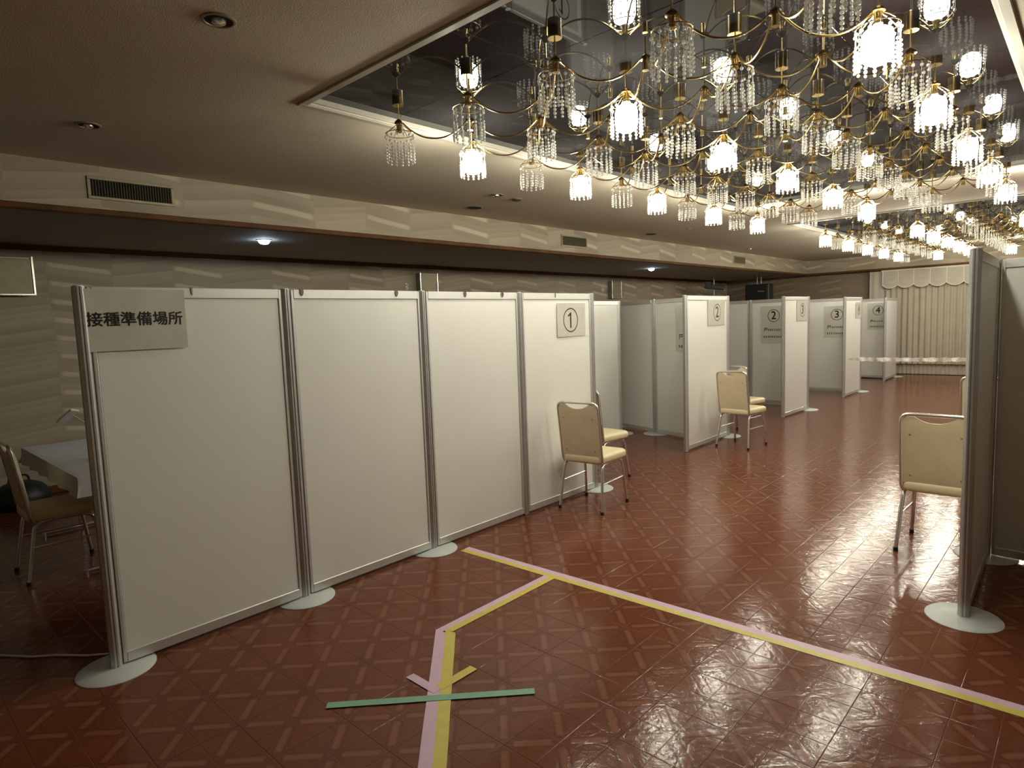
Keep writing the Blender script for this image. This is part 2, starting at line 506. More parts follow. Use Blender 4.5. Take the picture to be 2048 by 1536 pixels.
# ------------------------------------------------------------------ bulkhead grilles, ceiling fittings
def air_grille(y0, y1, label):
    t = thing('air_grille', label, 'air vent', (X_S, (y0 + y1) / 2, 2.675), 0, 'air grilles along the bulkhead')
    w, hh, f = (y1 - y0) / 2, .082, .022
    fr = MB()
    fr.box((0, -w, -hh), (.012, w, -hh + f), .003).box((0, -w, hh - f), (.012, w, hh), .003).box((0, -w, -hh + f), (.012, -w + f, hh - f), .003).box((0, w - f, -hh + f), (.012, w, hh - f), .003)
    part('grille_frame', fr, M['grille_frame'], t)
    part('grille_back', MB().box((.0005, -w + f, -hh + f), (.003, w - f, hh - f)), M['dark'], t)
    n = 30; sl = MB().box((0, -.0022, -hh + f), (.012, .0022, hh - f), .0008, Matrix.Rotation(radians(28), 4, 'Z')).mesh('slat', M['grille'])
    for k in range(n): link('slat', sl, t, (.0015, -w + f + (k + .5) * (2 * w - 2 * f) / n, 0))
    return t
air_grille(1.376, 1.974, 'long bronze air grille with thin upright slats, on the bulkhead nearest the camera')
air_grille(6.982, 7.582, 'bronze air grille on the bulkhead, above the gap between the first and second cold lights')
air_grille(12.62, 13.2, 'small-looking bronze air grille far along the bulkhead near its inner corner')

def downlight(loc, r, label, lit=None):
    t = thing('downlight', label, 'ceiling light', loc, 0, 'recessed downlights')
    part('trim_ring', MB().lathe([(r, 0), (r, -.004), (r * .93, -.007), (r * .82, -.006), (r * .80, 0)], 24), M['grille_frame'] if not lit else M['white'], t)
    part('reflector', MB().lathe([(r * .80, -.001), (r * .55, -.0015), (0, -.002)], 24), M['dark'] if not lit else M['reflector'], t)
    part('lamp', MB().lathe([(r * .42, -.001), (r * .40, -.012), (r * .2, -.020), (0, -.022)], 16), lit or M['reflector'], t)
    return t
downlight((-2.672, 1.189, Z_C), .068, 'unlit recessed downlight in the dark plain ceiling, top left, nearest the recess corner')
downlight((-4.477, 1.158, Z_C), .068, 'unlit recessed downlight in the dark ceiling above the nearest long air grille')
downlight((-4.444, 4.627, Z_C), .070, 'recessed downlight with a shining reflector beside two dark round fittings')
downlight((-5.055, 12.363, Z_C), .075, 'tiny dark downlight far along the ceiling beside the bulkhead')
downlight((-4.43, 8.65, Z_C), .04, 'small dim downlight farther along, just below the unlit pendant fringe')
def ceil_speaker(loc, r, label):
    t = thing('ceiling_speaker', label, 'speaker', loc, 0, 'round ceiling speakers')
    part('trim_ring', MB().lathe([(r, 0), (r, -.005), (r * .93, -.008), (r * .90, -.006), (r * .9, 0)], 28), M['grille'], t)
    part('speaker_grille', MB().lathe([(r * .9, -.003), (r * .5, -.006), (0, -.007)], 28), M['dark'], t)
ceil_speaker((-5.066, 4.915, Z_C), .085, 'dark round ceiling speaker left of the shining downlight')
ceil_speaker((-5.073, 8.66, Z_C), .085, 'dark round ceiling speaker above the middle air grille')
t = thing('smoke_detector', 'small dark round detector on the ceiling right of the shining downlight', 'detector', (-4.46, 4.943, Z_C))
part('body', MB().lathe([(.05, 0), (.05, -.012), (.04, -.02), (0, -.022)], 20), M['grille'], t)
part('base_ring', MB().lathe([(.056, 0), (.056, -.005), (.05, -.006), (.05, 0)], 20), M['grille_frame'], t)

# cold downlights over the side aisle
for (loc, lab) in [((-6.297, 3.095, Z_LOW), 'bright bluish white downlight in the low side ceiling above the first screen join'),
                   ((-6.338, 10.82, Z_LOW), 'bright bluish white downlight in the low side ceiling, farther and smaller')]:
    t = thing('cold_downlight', lab, 'ceiling light', loc, 0, 'lit cold downlights over the side aisle')
    part('trim_ring', MB().lathe([(.075, .002), (.075, -.004), (.062, -.008), (.056, 0)], 24), M['white'], t)
    part('lamp', MB().lathe([(.057, 0), (.053, -.022), (.038, -.038), (0, -.046)], 18), M['led'], t)
    li = bpy.data.lights.new('cold_light', 'SPOT'); li.energy = LED; li.color = (.48, .70, 1.0); li.spot_size = radians(120); li.spot_blend = .8; li.shadow_soft_size = .04
    lo = bpy.data.objects.new('cold_light', li); COL.objects.link(lo); lo.parent = t; lo.location = (0, 0, -.06)

# ------------------------------------------------------------------ chandelier pendants
Z_CAP, Z_RING, Z_BOT = 2.742, 2.672, 2.512
SPX, SPY = .5783, .579
def rel(z): return z - Z_M
canopy_me = MB().lathe([(0, 0), (.031, 0), (.031, rel(2.833)), (0, rel(2.833))], 16).mesh('canopy', M['brass_dark_shaded'])  # canopy sides: their shade is put into the colour, plate stays bright
plate_me = MB().lathe([(0, rel(2.8328)), (.032, rel(2.8328)), (.032, rel(2.829)), (0, rel(2.829))], 16).mesh('canopy_plate', M['brass'])
rod_me = MB().tube([(0, 0, rel(2.83)), (0, 0, rel(Z_CAP))], .0042, 6).mesh('rod', M['brass'])
cap_me = MB().lathe([(.004, rel(2.756)), (.012, rel(2.75)), (.024, rel(2.738)), (.026, rel(2.73)), (.015, rel(2.726)), (0, rel(2.726))], 14).mesh('cap', M['brass_dark_shaded'])
cup_me = MB().lathe([(.0155, rel(2.727)), (.0155, rel(2.690)), (.018, rel(2.686)), (.018, rel(2.681)), (.010, rel(2.678)), (0, rel(2.678))], 12).mesh('socket_cup', M['brass'])
RR = .079
ring = MB().tube([(RR * cos(2 * pi * k / 24), RR * sin(2 * pi * k / 24), rel(Z_RING)) for k in range(24)], .0026, 5, closed=True)
for k in range(6):
    a = 2 * pi * k / 6 + pi / 4
    ring.tube([(.014 * cos(a), .014 * sin(a), rel(2.722)), (.045 * cos(a), .045 * sin(a), rel(2.703)), (RR * cos(a), RR * sin(a), rel(Z_RING))], .0020, 4)
ring_me = ring.mesh('drop_ring', M['brass'])
def bead(mb, c, r):
    mb.lathe([(0, r), (r * .72, r * .69), (r, 0), (r * .72, -r * .69), (0, -r)], 7, c)
strg = MB()
strg.tube([(0, 0, 0), (0, 0, -.155)], .0008, 3)
for zz, r in [(-.020, .0080), (-.072, .0062), (-.090, .0078), (-.107, .0078), (-.124, .0078), (-.141, .0083), (-.158, .0066)]:
    bead(strg, (0, 0, zz), r)
string_me = strg.mesh('crystal_string', M['crystal'])
bulb_me = MB().lathe([(0, rel(2.670)), (.030, rel(2.668)), (.052, rel(2.655)), (.058, rel(2.630)), (.058, rel(2.575)), (.050, rel(2.545)), (.028, rel(2.532)), (0, rel(2.530))], 14).mesh('lit_bulb', M['bulb'])
arm = []
n = 22
for k in range(n + 1):
    s_ = k / n
    arm.append((.017 + s_ * (SPX * .7075 - .034), 0, rel(2.738) - .095 * (1 - abs(2 * s_ - 1) ** 2.2)))
arm_me = MB().tube(arm, .0046, 6).mesh('curved_arm', M['brass'])
NSTR = 14
hub_cup = MB().lathe([(.0155, rel(2.727)), (.0155, rel(2.688)), (.0165, rel(2.686)), (.0165, rel(2.682)), (0, rel(2.682))], 12).mesh('socket_cup', M['brass'])
hub_can = MB().lathe([(0, 0), (.013, 0), (.013, rel(2.846)), (0, rel(2.846))], 12).mesh('canopy', M['brass'])
def hub(loc, label, group):
    t = thing('brass_hub', label, 'lamp bracket', loc, 0, group)
    link('canopy', hub_can, t); link('rod', rod_me, t); link('cap', cap_me, t); link('socket_cup', hub_cup, t)
    for k in range(4): link('curved_arm', arm_me, t, None, (0, 0, pi / 4 + k * pi / 2))
def pendant(loc, lit, label, group):
    t = thing('crystal_pendant', label, 'pendant lamp', loc, 0, group)
    link('canopy', canopy_me, t); link('canopy_plate', plate_me, t); link('rod', rod_me, t); link('cap', cap_me, t); link('socket_cup', cup_me, t); link('drop_ring', ring_me, t)
    for k in range(NSTR):
        a = 2 * pi * k / NSTR + .11
        link('crystal_string', string_me, t, (RR * cos(a), RR * sin(a), rel(Z_RING)), (0, 0, a))
    if lit: link('lit_bulb', bulb_me, t)
    return t
for ri, y0 in ((0, 2.33), (1, 10.07)):
    where = ['nearer', 'farther'][ri]
    for c in range(5):
        for j in range(10):
            if ri == 0: lit = c % 2 == 0 and j % 2 == 1
            else: lit = (c % 2 == 0 and j % 2 == 0) or (c in (1, 3) and j == 9)
            spy = SPY if ri == 0 else .577
            lab = '%s crystal pendant, %s ceiling recess, %s line from the left, %s from front' % ('lit' if lit else 'unlit', where, ordinal(c), ordinal(j))
            pendant((-2.995 + SPX * c, y0 + spy * j, Z_M), lit, lab, 'crystal pendants in the %s ceiling recess' % where)

    for c in range(4):
        for j in range(9):
            spy = SPY if ri == 0 else .577
            hub((-2.995 + SPX * (c + .5), y0 + spy * (j + .5), Z_M), 'bare brass hub with four arms, %s recess, %s gap from left, %s from front' % (where, ordinal(c), ordinal(j)), 'brass hubs in the %s ceiling recess' % where)

# ------------------------------------------------------------------ screens and their posts
def post_profile(r=.0265, g=.006):
    pts = []
    for k in range(8):
        a = 2 * pi * k / 8 + pi / 8
        b = 2 * pi * (k + 1) / 8 + pi / 8
        A = Vector((r * cos(a), r * sin(a))); B = Vector((r * cos(b), r * sin(b))); nrm = ((A + B) / 2).normalized()
        pts.append(tuple(A))
        if k % 2 == 1:
            for s_, d in ((.36, 0), (.36, g), (.64, g), (.64, 0)):
                q = A.lerp(B, s_) - nrm * d; pts.append(tuple(q))
    return pts
_post_cache = {}
def post(x, y, label, H=1.8, disc=True, rz=0.0, dr=.166):
    t = thing('screen_post', label, 'post', (x, y, 0), rz, 'posts between the screens')
    key = (H, disc)
    if key not in _post_cache:
        z0 = .012 if disc else .004
        _post_cache[key] = (MB().prism(post_profile(), z0, H).mesh('pole', M['post']),
                            MB().lathe([(.022, H), (.020, H + .004), (0, H + .005)], 12).mesh('end_cap', M['white']))
    a, b = _post_cache[key]
    link('pole', a, t); link('end_cap', b, t)
    if disc:
        if dr not in _post_cache:
            _post_cache[dr] = MB().lathe([(0, 0), (dr, 0), (dr, .003), (dr - .004, .0065), (.06, .011), (.034, .0135), (0, .0135)], 48).mesh('base_disc', M['disc'])
        link('base_disc', _post_cache[dr], t)
    return t
def screen(p, q, label, H=1.8, gap=.018, group='white partition screens'):
    P, Q = Vector((p[0], p[1], 0)), Vector((q[0], q[1], 0))
    L = (Q - P).length; rz = math.atan2(Q.y - P.y, Q.x - P.x)
    t = thing('partition_screen', label, 'partition', P, rz, group)
    e = .0285
    part('board', MB().box((e + .02, -.009, gap + .04), (L - e - .02, .009, H - .045), .001), M['board'], t)
    for nm, a, b in (('top_rail', H - .053, H), ('bottom_rail', gap, gap + .052)):
        r = MB().box((e + .016, -.017, a), (L - e - .016, .017, b), .003)
        part(nm, r, M['rail'], t)
    for x0, x1 in ((e, e + .018), (L - e - .018, L - e)):
        part('side_stile', MB().box((x0, -.015, gap), (x1, .015, H - .002), .003), M['rail'], t)
    return t
X0, Y0, WP, AP = -3.354, .765, .984, -.00635
R = [(X0 + sin(AP) * WP * k, Y0 + cos(AP) * WP * k) for k in range(5)]
WORD = {'1': 'one', '2': 'two', '3': 'three', '4': 'four'}
pl = ['end post of the front screen run, nearest the camera, on a round base plate',
      'second post from the near end of the front screen run, on a round base plate',
      'third post of the front screen run, base plate beside the tape end',
      'fourth post of the front screen run, the one without a base plate',
      'far end post of the front screen run, behind the first chair pair']
for k in range(5): post(R[k][0], R[k][1], pl[k], disc=(k != 3))
sl_ = ['white screen at the near end of the front run, carrying the preparation area sign',
       'white screen second from the near end, with two bright clips on its top rail',
       'white screen third from the near end, above the end of the floor tape',
       'white screen with the circled one sheet, fourth in the front run']
for k in range(4): screen(R[k], R[k + 1], sl_[k])
# inner wall of the first booth
post(-4.70, 6.20, 'inner post of the first booth, hidden edge of its short back screen'); post(-4.735, 7.21, 'inner far post of the first booth back screen')
screen((-4.70, 6.20), (-4.735, 7.21), 'bright white screen seen just past the front run, side wall of the first booth')
# booth fronts
fronts = [((-3.445, 6.60), (-3.47, 7.77), 2), ((-3.41, 9.56), (-3.38, 10.54), 3), ((-3.32, 12.29), (-3.33, 13.36), 4), ((-3.37, 15.44), (-3.40, 16.6), 0)]
fn = ['screen with the circled two sheet facing the corridor', 'screen with the circled three sheet facing the corridor', 'screen with the circled four sheet facing the corridor', 'blank last screen of the row, in front of the curtain']
for (a, b, n_), lab in zip(fronts, fn):
    screen(a, b, 'white ' + lab)
    post(a[0], a[1], 'near post without plate of the ' + lab.split(' facing')[0].split(' of the')[0], disc=False)
    post(b[0], b[1], 'base plate post at the far end of the ' + lab.split(' facing')[0].split(' of the')[0])
# booth dividers, two screens each
divs = [((-3.53, 7.235), (-4.33, 7.447), (-5.13, 7.69)), ((-3.45, 10.87), (-4.50, 11.03), (-5.50, 11.16)), ((-3.40, 13.20), (-4.45, 13.20), (-5.45, 13.20)), ((-3.47, 16.02), (-4.45, 16.08), (-5.42, 16.13))]
dn = ['first and second booth', 'second and third booth', 'third and fourth booth', 'fourth booth and the curtain']
for (a, b, c), nm in zip(divs, dn):
    screen(a, b, 'shaded screen with a notice, right half of divider between %s' % nm)
    screen(b, c, 'shaded blank screen, left half of divider between %s' % nm)
    post(b[0], b[1], 'middle post of the divider between %s' % nm)
    post(c[0], c[1], 'inner end post of the divider between %s' % nm)
# right hand screens
HR = 1.838
RA, RB_, RC_ = (-.441, 3.748), (-.463, 4.805), (.56, 4.76)
post(RA[0], RA[1], 'free standing near post of the right screens, on a pale round base plate', HR)
post(RB_[0], RB_[1], 'corner post of the right screens, behind the first right chair', HR)
post(RC_[0], RC_[1], 'outer end post of the shaded right screen', HR)
screen(RA, RB_, 'shaded screen at the right edge, seen along its length', HR)
screen(RB_, RC_, 'screen at the right edge crossed by a slanting shadow', HR)

# clips hung over the top rails
def clip(k, y, big, label):
    x = X0 + sin(AP) * (y - Y0)
    t = thing('rail_clip', label, 'clip', (x, y, 1.8), 0, 'metal clips on the front screens')
    w = .014 if big else .005
    part('hook', MB().box((-.021, -w * .5, -.02), (-.018, w * .5, .002), .0006).box((-.021, -w * .5, .0006), (.022, w * .5, .003), .0006), M['clip'], t)
    pr = [(-w * .7, 0), (w * .7, 0), (w * .8, -.02), (w * .3, -.036), (0, -.04), (-w * .3, -.036), (-w * .8, -.02)]
    mt = Matrix(((0, 0, 1, .0), (1, 0, 0, 0), (0, 1, 0, .002), (0, 0, 0, 1)))
    part('plate', MB().prism(pr, .0185, .0235, False, mt), M['clip'] if big else M['steel'], t)
clip(0, 1.244, False, 'thin dark hook over the top rail right of the preparation sign')
clip(1, 1.843, True, 'bright shield shaped clip near the left end of the second screen')
clip(1, 2.512, True, 'bright shield shaped clip near the right end of the second screen')
clip(2, 3.122, True, 'small bright clip, left one on the third screen')
clip(2, 3.513, True, 'small bright clip, right one on the third screen')
clip(3, 4.163, False, 'thin hook over the top rail above the circled one sheet')

# ------------------------------------------------------------------ sheets with writing
def text_mesh(s, size, bold=0.0, name='lettering', cjk=False):
    cu = bpy.data.curves.new('t', 'FONT'); cu.body = s; cu.size = size; cu.align_x = 'CENTER'; cu.align_y = 'CENTER'
    cu.resolution_u = 3; cu.extrude = .0003
    o = bpy.data.objects.new('t', cu); COL.objects.link(o)
    dg = bpy.context.evaluated_depsgraph_get(); dg.update()
    me = bpy.data.meshes.new_from_object(o.evaluated_get(dg))
    bpy.data.objects.remove(o); bpy.data.curves.remove(cu)
    P = [v.co.copy() for v in me.vertices]; F = [tuple(p.vertices) for p in me.polygons]
    bpy.data.meshes.remove(me)
    mb = MB(); b_ = bold
    for dx, dy in ([(0, 0)] if not b_ else [(-b_, 0), (b_, 0), (0, -b_), (0, b_)]):
        mb.add([(p.x + dx, p.y + dy, p.z) for p in P], F)
    return mb.mesh(name, M['ink'])
DRAPE = {}
def stick(t, me, ox=0.0, oy=0.0):
    """lay print on the waved sheet"""
    f = DRAPE[t.name]
    for v in me.vertices: v.co.z += f(v.co.x + ox, v.co.y + oy)
    me.update()
def sheet_thing(name, label, cat, origin, ux, w, hgt, sag=.004, group=None, seed=0):
    """sheet hung on a screen face; ux = unit direction left->right as read, origin = its top left corner"""
    ux = Vector((ux[0], ux[1], 0)).normalized(); nz = Vector((ux.y, -ux.x, 0))
    t = thing(name, label, cat, (0, 0, 0), 0, group)
    rot = Matrix((ux, Vector((0, 0, 1)), nz)).transposed().to_4x4(); rot.translation = Vector(origin) + nz * .002
    t.matrix_world = rot
    rg = random.Random(seed)
    ph = [rg.uniform(0, 6) for _ in range(4)]
    def fn(u, v):
        d = -.0055 * min(1, v * 3.0) + sag * (.5 + .5 * sin(u * 5 + ph[0]) * sin(v * 3.2 + ph[1])) * (v ** .7)
        return (u * w, -v * hgt, d), (0, 0, 1)
    DRAPE[t.name] = lambda x, y: fn(min(max(x / w, 0), 1), min(max(-y / hgt, 0), 1))[0][2] + .0011
    part('sheet', MB().sheet(fn, 12, 10, .0007), M['paper'], t)
    return t
def circled(t, d, x, y, r, z):
    nn = 40
    cm = part('circle_mark', MB().grid(lambda u, v: ((r - .003 - .0100 * v) * cos(2 * pi * u) + x, (r - .003 - .0100 * v) * sin(2 * pi * u) + y, 0), nn, 2, False), M['ink'], t)
    stick(t, cm.data)
    if d == '1':      # a one with a flag, drawn as an outline
        q = r * .62; w_ = r * .085
        me = MB().prism([(-w_, -q), (w_, -q), (w_, q), (-w_ * .6, q), (-r * .16, q * .80), (-r * .36, q * .62), (-r * .36, q * .42), (-w_, q * .60)], -.0003, .0003).mesh('number', M['ink'])
    else:
        me = text_mesh(d, r * 1.72, .0034, 'number')
    stick(t, me, x, y)
    link('number', me, t, (x, y, 0))
# preparation area sign on the first screen
t = sheet_thing('sign_sheet', 'large laminated sheet with black Japanese title for the preparation area, on the nearest screen', 'sign', (X0 + .018, .772, 1.789), (AP * -1, 1), .432, .285, .0035, seed=3)
me = text_mesh('接種準備場所', .0685, .0017, 'title_lettering')
stick(t, me, .212, -.143)
link('title_lettering', me, t, (.212, -.143, 0))
# circled numbers on the corridor faces
def facing(a, b): return (b[0] - a[0], b[1] - a[1])
for (a, b, y0, w, z1, hgt, d, cx_, cyy, r) in [(R[3], R[4], 4.18, .402, 1.716, .287, '1', .19, .146, .108),
                                         (fronts[0][0], fronts[0][1], 7.17, .49, 1.752, .31, '2', .262, .155, .108),
                                         (fronts[1][0], fronts[1][1], 10.04, .425, 1.744, .312, '3', .225, .148, .108),
                                         (fronts[2][0], fronts[2][1], 12.96, .39, 1.71, .295, '4', .21, .14, .1)]:
    k = (y0 - a[1]) / (b[1] - a[1]); x = a[0] + (b[0] - a[0]) * k
    t = sheet_thing('number_sheet', 'laminated sheet with a large circled %s, on a screen facing the corridor' % WORD[d], 'sign', (x + .018, y0, z1), facing(a, b), w, hgt, .003, 'circled number sheets', seed=int(d))
    circled(t, d, cx_, -cyy, r, .0065)
# notices inside the booths: number above two short lines
def smudge(t, y, x0, x1, big, seed):
    """two lines of small print, too small to read in the photograph"""
    rg = random.Random(seed); mb = MB(); x = x0; first = big
    while x < x1:
        s_ = .068 if first else rg.uniform(.030, .040)
        w = s_ * rg.uniform(.75, 1.0)
        if first:
            mb.box((x, y - s_ * .5, -.0001), (x + .009, y + s_ * .5, .0003)).box((x, y + s_ * .3, -.0001), (x + w, y + s_ * .5, .0003)).box((x, y - s_ * .05, -.0001), (x + w, y + s_ * .1, .0003)).box((x + w - .009, y, -.0001), (x + w, y + s_ * .5, .0003))
        else:
            for q in range(3):
                yy = y - s_ * .5 + s_ * (q + .2) / 3
                mb.box((x, yy, -.0001), (x + w * rg.uniform(.6, 1), yy + .0065, .0003))
            mb.box((x + w * .4, y - s_ * .5, -.0001), (x + w * .4 + .007, y + s_ * .5, .0003))
        x += w + (.014 if first else .007); first = False
    o = part('small_print', mb, M['ink'], t); stick(t, o.data)
for k, ((a, b, c), d, x0, z1, w, hgt) in enumerate(zip(divs, '1234', (-3.955, -4.295, -3.925, -3.85), (1.712, 1.684, 1.654, 1.70), (.44, .44, .43, .40), (.59, .63, .60, .59))):
    kk = (x0 - a[0]) / (b[0] - a[0]); y = a[1] + (b[1] - a[1]) * kk
    ux = Vector((a[0] - b[0], a[1] - b[1], 0)).normalized(); nz = Vector((ux.y, -ux.x, 0))
    t = sheet_thing('notice_sheet', 'grey laminated notice with a circled %s over two lines of small print' % WORD[d], 'sign', (x0 + nz.x * .017, y + nz.y * .017, z1), (ux.x, ux.y), w, hgt, .003, 'notices inside the booths', seed=20 + k)
    circled(t, d, w * .53, -.165, .112, .0065)
    smudge(t, -.405, .06, w - .05, True, 40 + k); smudge(t, -.525, .05, w - .03, False, 60 + k)

# ------------------------------------------------------------------ chairs
def bez(pts, n=6, r=.05):
    """polyline with rounded corners"""
    P = [Vector(p) for p in pts]; out = [P[0]]
    for i in range(1, len(P) - 1):
        a, b, c = P[i - 1], P[i], P[i + 1]
        ra = min(r, (a - b).length * .48, (c - b).length * .48)
        s0 = b + (a - b).normalized() * ra; s1 = b + (c - b).normalized() * ra
        for k in range(n + 1):
            q = k / n; out.append(s0 * (1 - q) ** 2 + b * 2 * q * (1 - q) + s1 * q * q)
    out.append(P[-1]); return out
def rounded_slab(w0, w1, d, z, cr, hgt, crown, seg=5):
    """soft cushion: trapezoid plan with rounded corners; layers bulge"""
    pts = []
    for (sx, sy, w) in ((1, -1, w0), (1, 1, w1), (-1, 1, w1), (-1, -1, w0)):
        cx_, cy_2 = sx * (w / 2 - cr), sy * (d / 2 - cr)
        a0 = {(1, -1): -pi / 2, (1, 1): 0, (-1, 1): pi / 2, (-1, -1): pi}[(sx, sy)]
        for k in range(seg + 1):
            a = a0 + pi / 2 * k / seg; pts.append((cx_ + cr * cos(a), cy_2 + cr * sin(a)))
    n = len(pts); mb = MB(); vs, fs = [], []
    lay = [(.93, 0.0), (.985, .12), (1.0, .35), (1.0, .62), (.985, .82), (.93, .97), (.70, 1.0 + crown * .6), (.35, 1.0 + crown)]
    for s_, q in lay: vs += [(p[0] * s_, p[1] * s_, z + hgt * q) for p in pts]
    for i in range(len(lay) - 1):
        for k in range(n): fs.append((i * n + k, i * n + (k + 1) % n, (i + 1) * n + (k + 1) % n, (i + 1) * n + k))
    fs.append(tuple(range(n - 1, -1, -1))); fs.append(tuple((len(lay) - 1) * n + k for k in range(n)))
    return mb.add(vs, fs, True)
def make_chair(label, group):
    t = thing('banquet_chair', label, 'chair', (0, 0, 0), 0, group)
    part('seat', rounded_slab(.385, .425, .425, .398, .055, .070, .08), M['vinyl'], t, (0, .015, 0))
    # back frame: tube hoop from the seat up, leaning back
    yb0, yb1 = -.175, -.245
    def bp(x, q): return (x, yb0 + (yb1 - yb0) * q, .405 + (.905 - .405) * q)
    path = bez([(-.176, yb0 + .01, .398), bp(-.186, .05), bp(-.186, 1), bp(.186, 1), bp(.186, .05), (.176, yb0 + .01, .398)], 6, .055)
    part('back_frame', MB().tube(path, .0115, 8), M['chrome'], t)
    # pads: scooped top edge
    def outline(u, v, w, top, bot):
        x = (u - .5) * w; s_ = abs(u - .5) * 2
        tp = top - .040 * max(0, 1 - (s_ / .62) ** 2.2) - .040 * max(0, (s_ - .74) / .26) ** 2.2
        return x, bot + (tp - bot) * v
    tilt = (yb1 - yb0) / .5
    def pad(side, th, w, bulge):
        def fn(u, v):
            x, z = outline(u, v, w, .893, .452)
            e = (1 - (abs(u - .5) * 2) ** 6) * (1 - (abs(v - .5) * 2) ** 8)
            y = yb0 + (z - .405) * tilt + side * (.006 + bulge * e)
            return (x, y, z), (0, -side, 0)
        return MB().sheet(fn, 26, 16, th)
    part('back_pad', pad(1, .010, .364, .024), M['vinyl'], t)
    bb = part('back_board', pad(-1, .008, .362, .004), M['backboard'], t)
    sc_ = MB().lathe([(.006, 0), (.005, .003), (0, .004)], 8, mtx=Matrix.Rotation(radians(90), 4, 'X')).mesh('screw', M['steel'])
    for sx in (-1, 1):
        for z in (.775, .505): link('screw', sc_, bb, (sx * .135, yb0 + (z - .405) * tilt - .013, z))
    # side frames: front leg, rail under the seat, rear leg
    for s_ in (-1, 1):
        fr = bez([(s_ * .2, .215, .018), (s_ * .178, .165, .388), (s_ * .172, .02, .394), (s_ * .172, -.03, .394)], 6, .06)
        part('leg', MB().tube(fr, .0120, 8), M['chrome'], t)
        rr_ = bez([(s_ * .2, -.225, .018), (s_ * .176, -.160, .388), (s_ * .172, -.06, .394), (s_ * .172, -.03, .394)], 6, .05)
        part('leg', MB().tube(rr_, .0120, 8), M['chrome'], t)
        part('stretcher', MB().tube([(s_ * .1865, -.188, .235), (s_ * .1865, .185, .235)], .0062, 6), M['chrome'], t)
        for y, dy in ((.215, .0), (-.225, .0)):
            part('foot', MB().lathe([(0, 0), (.0135, 0), (.0145, .008), (.0135, .026), (.0, .027)], 10, (s_ * .2, y + dy, 0)), M['rubber'], t)
    part('cross_bar', MB().tube([(-.172, .10, .396), (.172, .10, .396)], .008, 6).tube([(-.172, -.10, .396), (.172, -.10, .396)], .008, 6), M['chrome'], t)
    return t
CG = 'cream banquet chairs'
ch0 = make_chair('cream banquet chair seen from behind, standing against the screen with the circled one', CG)
KIDS[ch0.name] = list(ch0.children)
_c = (-3.085, 4.27)
ch0.location = (_c[0], _c[1], 0); ch0.rotation_euler = (0, 0, radians(5.9))
for loc, rz, lab in [((-3.56, 5.035), -2, 'cream banquet chair mostly hidden behind the chair at the circled one screen'),
                     ((-3.084, 7.297), -4.9, 'cream banquet chair seen from behind, standing against the screen with the circled two'),
                     ((-3.39, 8.06), -6, 'cream banquet chair half hidden behind the chair at the circled two screen'),
                     ((-.705, 4.79), -1, 'cream banquet chair with its back to the camera, partly behind the right screens'),
                     ((-.735, 7.40), 0, 'farther cream banquet chair, only a back corner showing beside the right screen'),
                     ((-5.15, .925), 0, 'dark shaded chair at the white clothed table behind the nearest screen')]:
    copy_tree(ch0, (loc[0], loc[1], 0), radians(rz), lab)

# ------------------------------------------------------------------ behind the nearest screen: table, lamp, bag, cable
t = thing('folding_table', 'folding table under a white cloth behind the nearest screen', 'table', (-5.5, 1.25, 0))
part('table_top', MB().box((-.86, -.29, .675), (.86, .29, .70), .004), M['white'], t)
for s_ in (-1, 1):
    lg = MB().tube([(s_ * .62, 0, .676), (s_ * .62, 0, .03)], .016, 8)
    part('leg', lg, M['chrome'], t)
    part('leg_foot', MB().tube([(s_ * .62, -.26, .022), (s_ * .62, .26, .022)], .014, 8).lathe([(.016, 0), (.016, .03), (0, .031)], 8, (s_ * .62, -.255, 0)).lathe([(.016, 0), (.016, .03), (0, .031)], 8, (s_ * .62, .255, 0)), M['chrome'], t)
def clothf(u, v):
    x = (u - .5) * 2.0; y = (v - .5) * .84
    ox, oy = max(0, abs(x) - .87), max(0, abs(y) - .30)
    drop = max(ox, oy); z = .703 - drop * .98
    k = 1.0
    px = math.copysign(min(abs(x), .87 + ox * .15), x); py = math.copysign(min(abs(y), .30 + oy * .15), y)
    rip = .012 * sin(x * 21 + y * 13) * min(1, drop * 9)
    return (px + rip * .4, py + rip, z), (0, 0, 1)
cl = part('tablecloth', MB().sheet(clothf, 64, 36, .0012), M['cloth'], None, (-5.5, 1.25, 0))
tag(cl, 'bluish white cloth draped over the table behind the nearest screen', 'tablecloth')
t = thing('desk_lamp', 'small desk lamp with a flat white tilted head on the clothed table', 'lamp', (-5.18, 1.22, .7045))
part('lamp_base', MB().lathe([(0, 0), (.07, 0), (.07, .012), (.06, .018), (0, .018)], 24), M['white'], t)
part('lamp_arm', MB().tube(bez([(0, 0, .016), (.0, .0, .20), (-.20, -.10, .31)], 5, .06), .006, 8), M['white'], t)
hm = Matrix.Translation((-.25, -.125, .305)) @ Matrix.Rotation(radians(32), 4, 'Z') @ Matrix.Rotation(radians(-34), 4, 'Y') @ Matrix.Rotation(radians(-20), 4, 'X')
part('lamp_head', MB().box((-.085, -.032, -.008), (.085, .032, .008), .004, hm), M['white'], t)
t = thing('black_bag', 'slumped black bag on the floor by the patterned wall, far left', 'bag', (-7.38, 1.06, 0))
part('bag_body', MB().lathe([(0, 0), (.17, 0), (.205, .05), (.20, .14), (.15, .21), (.08, .245), (0, .25)], 18, mtx=Matrix.Diagonal((1, 1.15, 1, 1))), M['black'], t)
part('bag_handle', MB().tube(bez([(-.03, -.08, .225), (-.03, -.07, .30), (-.03, .07, .30), (-.03, .08, .225)], 5, .05), .010, 6), M['black'], t)
cable = MB().tube([(-4.9, -.35, .006), (-4.5, .05, .006), (-4.15, .30, .006), (-3.957, .412, .006), (-3.81, .515, .006), (-3.73, .60, .006), (-3.60, .70, .006), (-3.53, .78, .006)], .0055, 6)
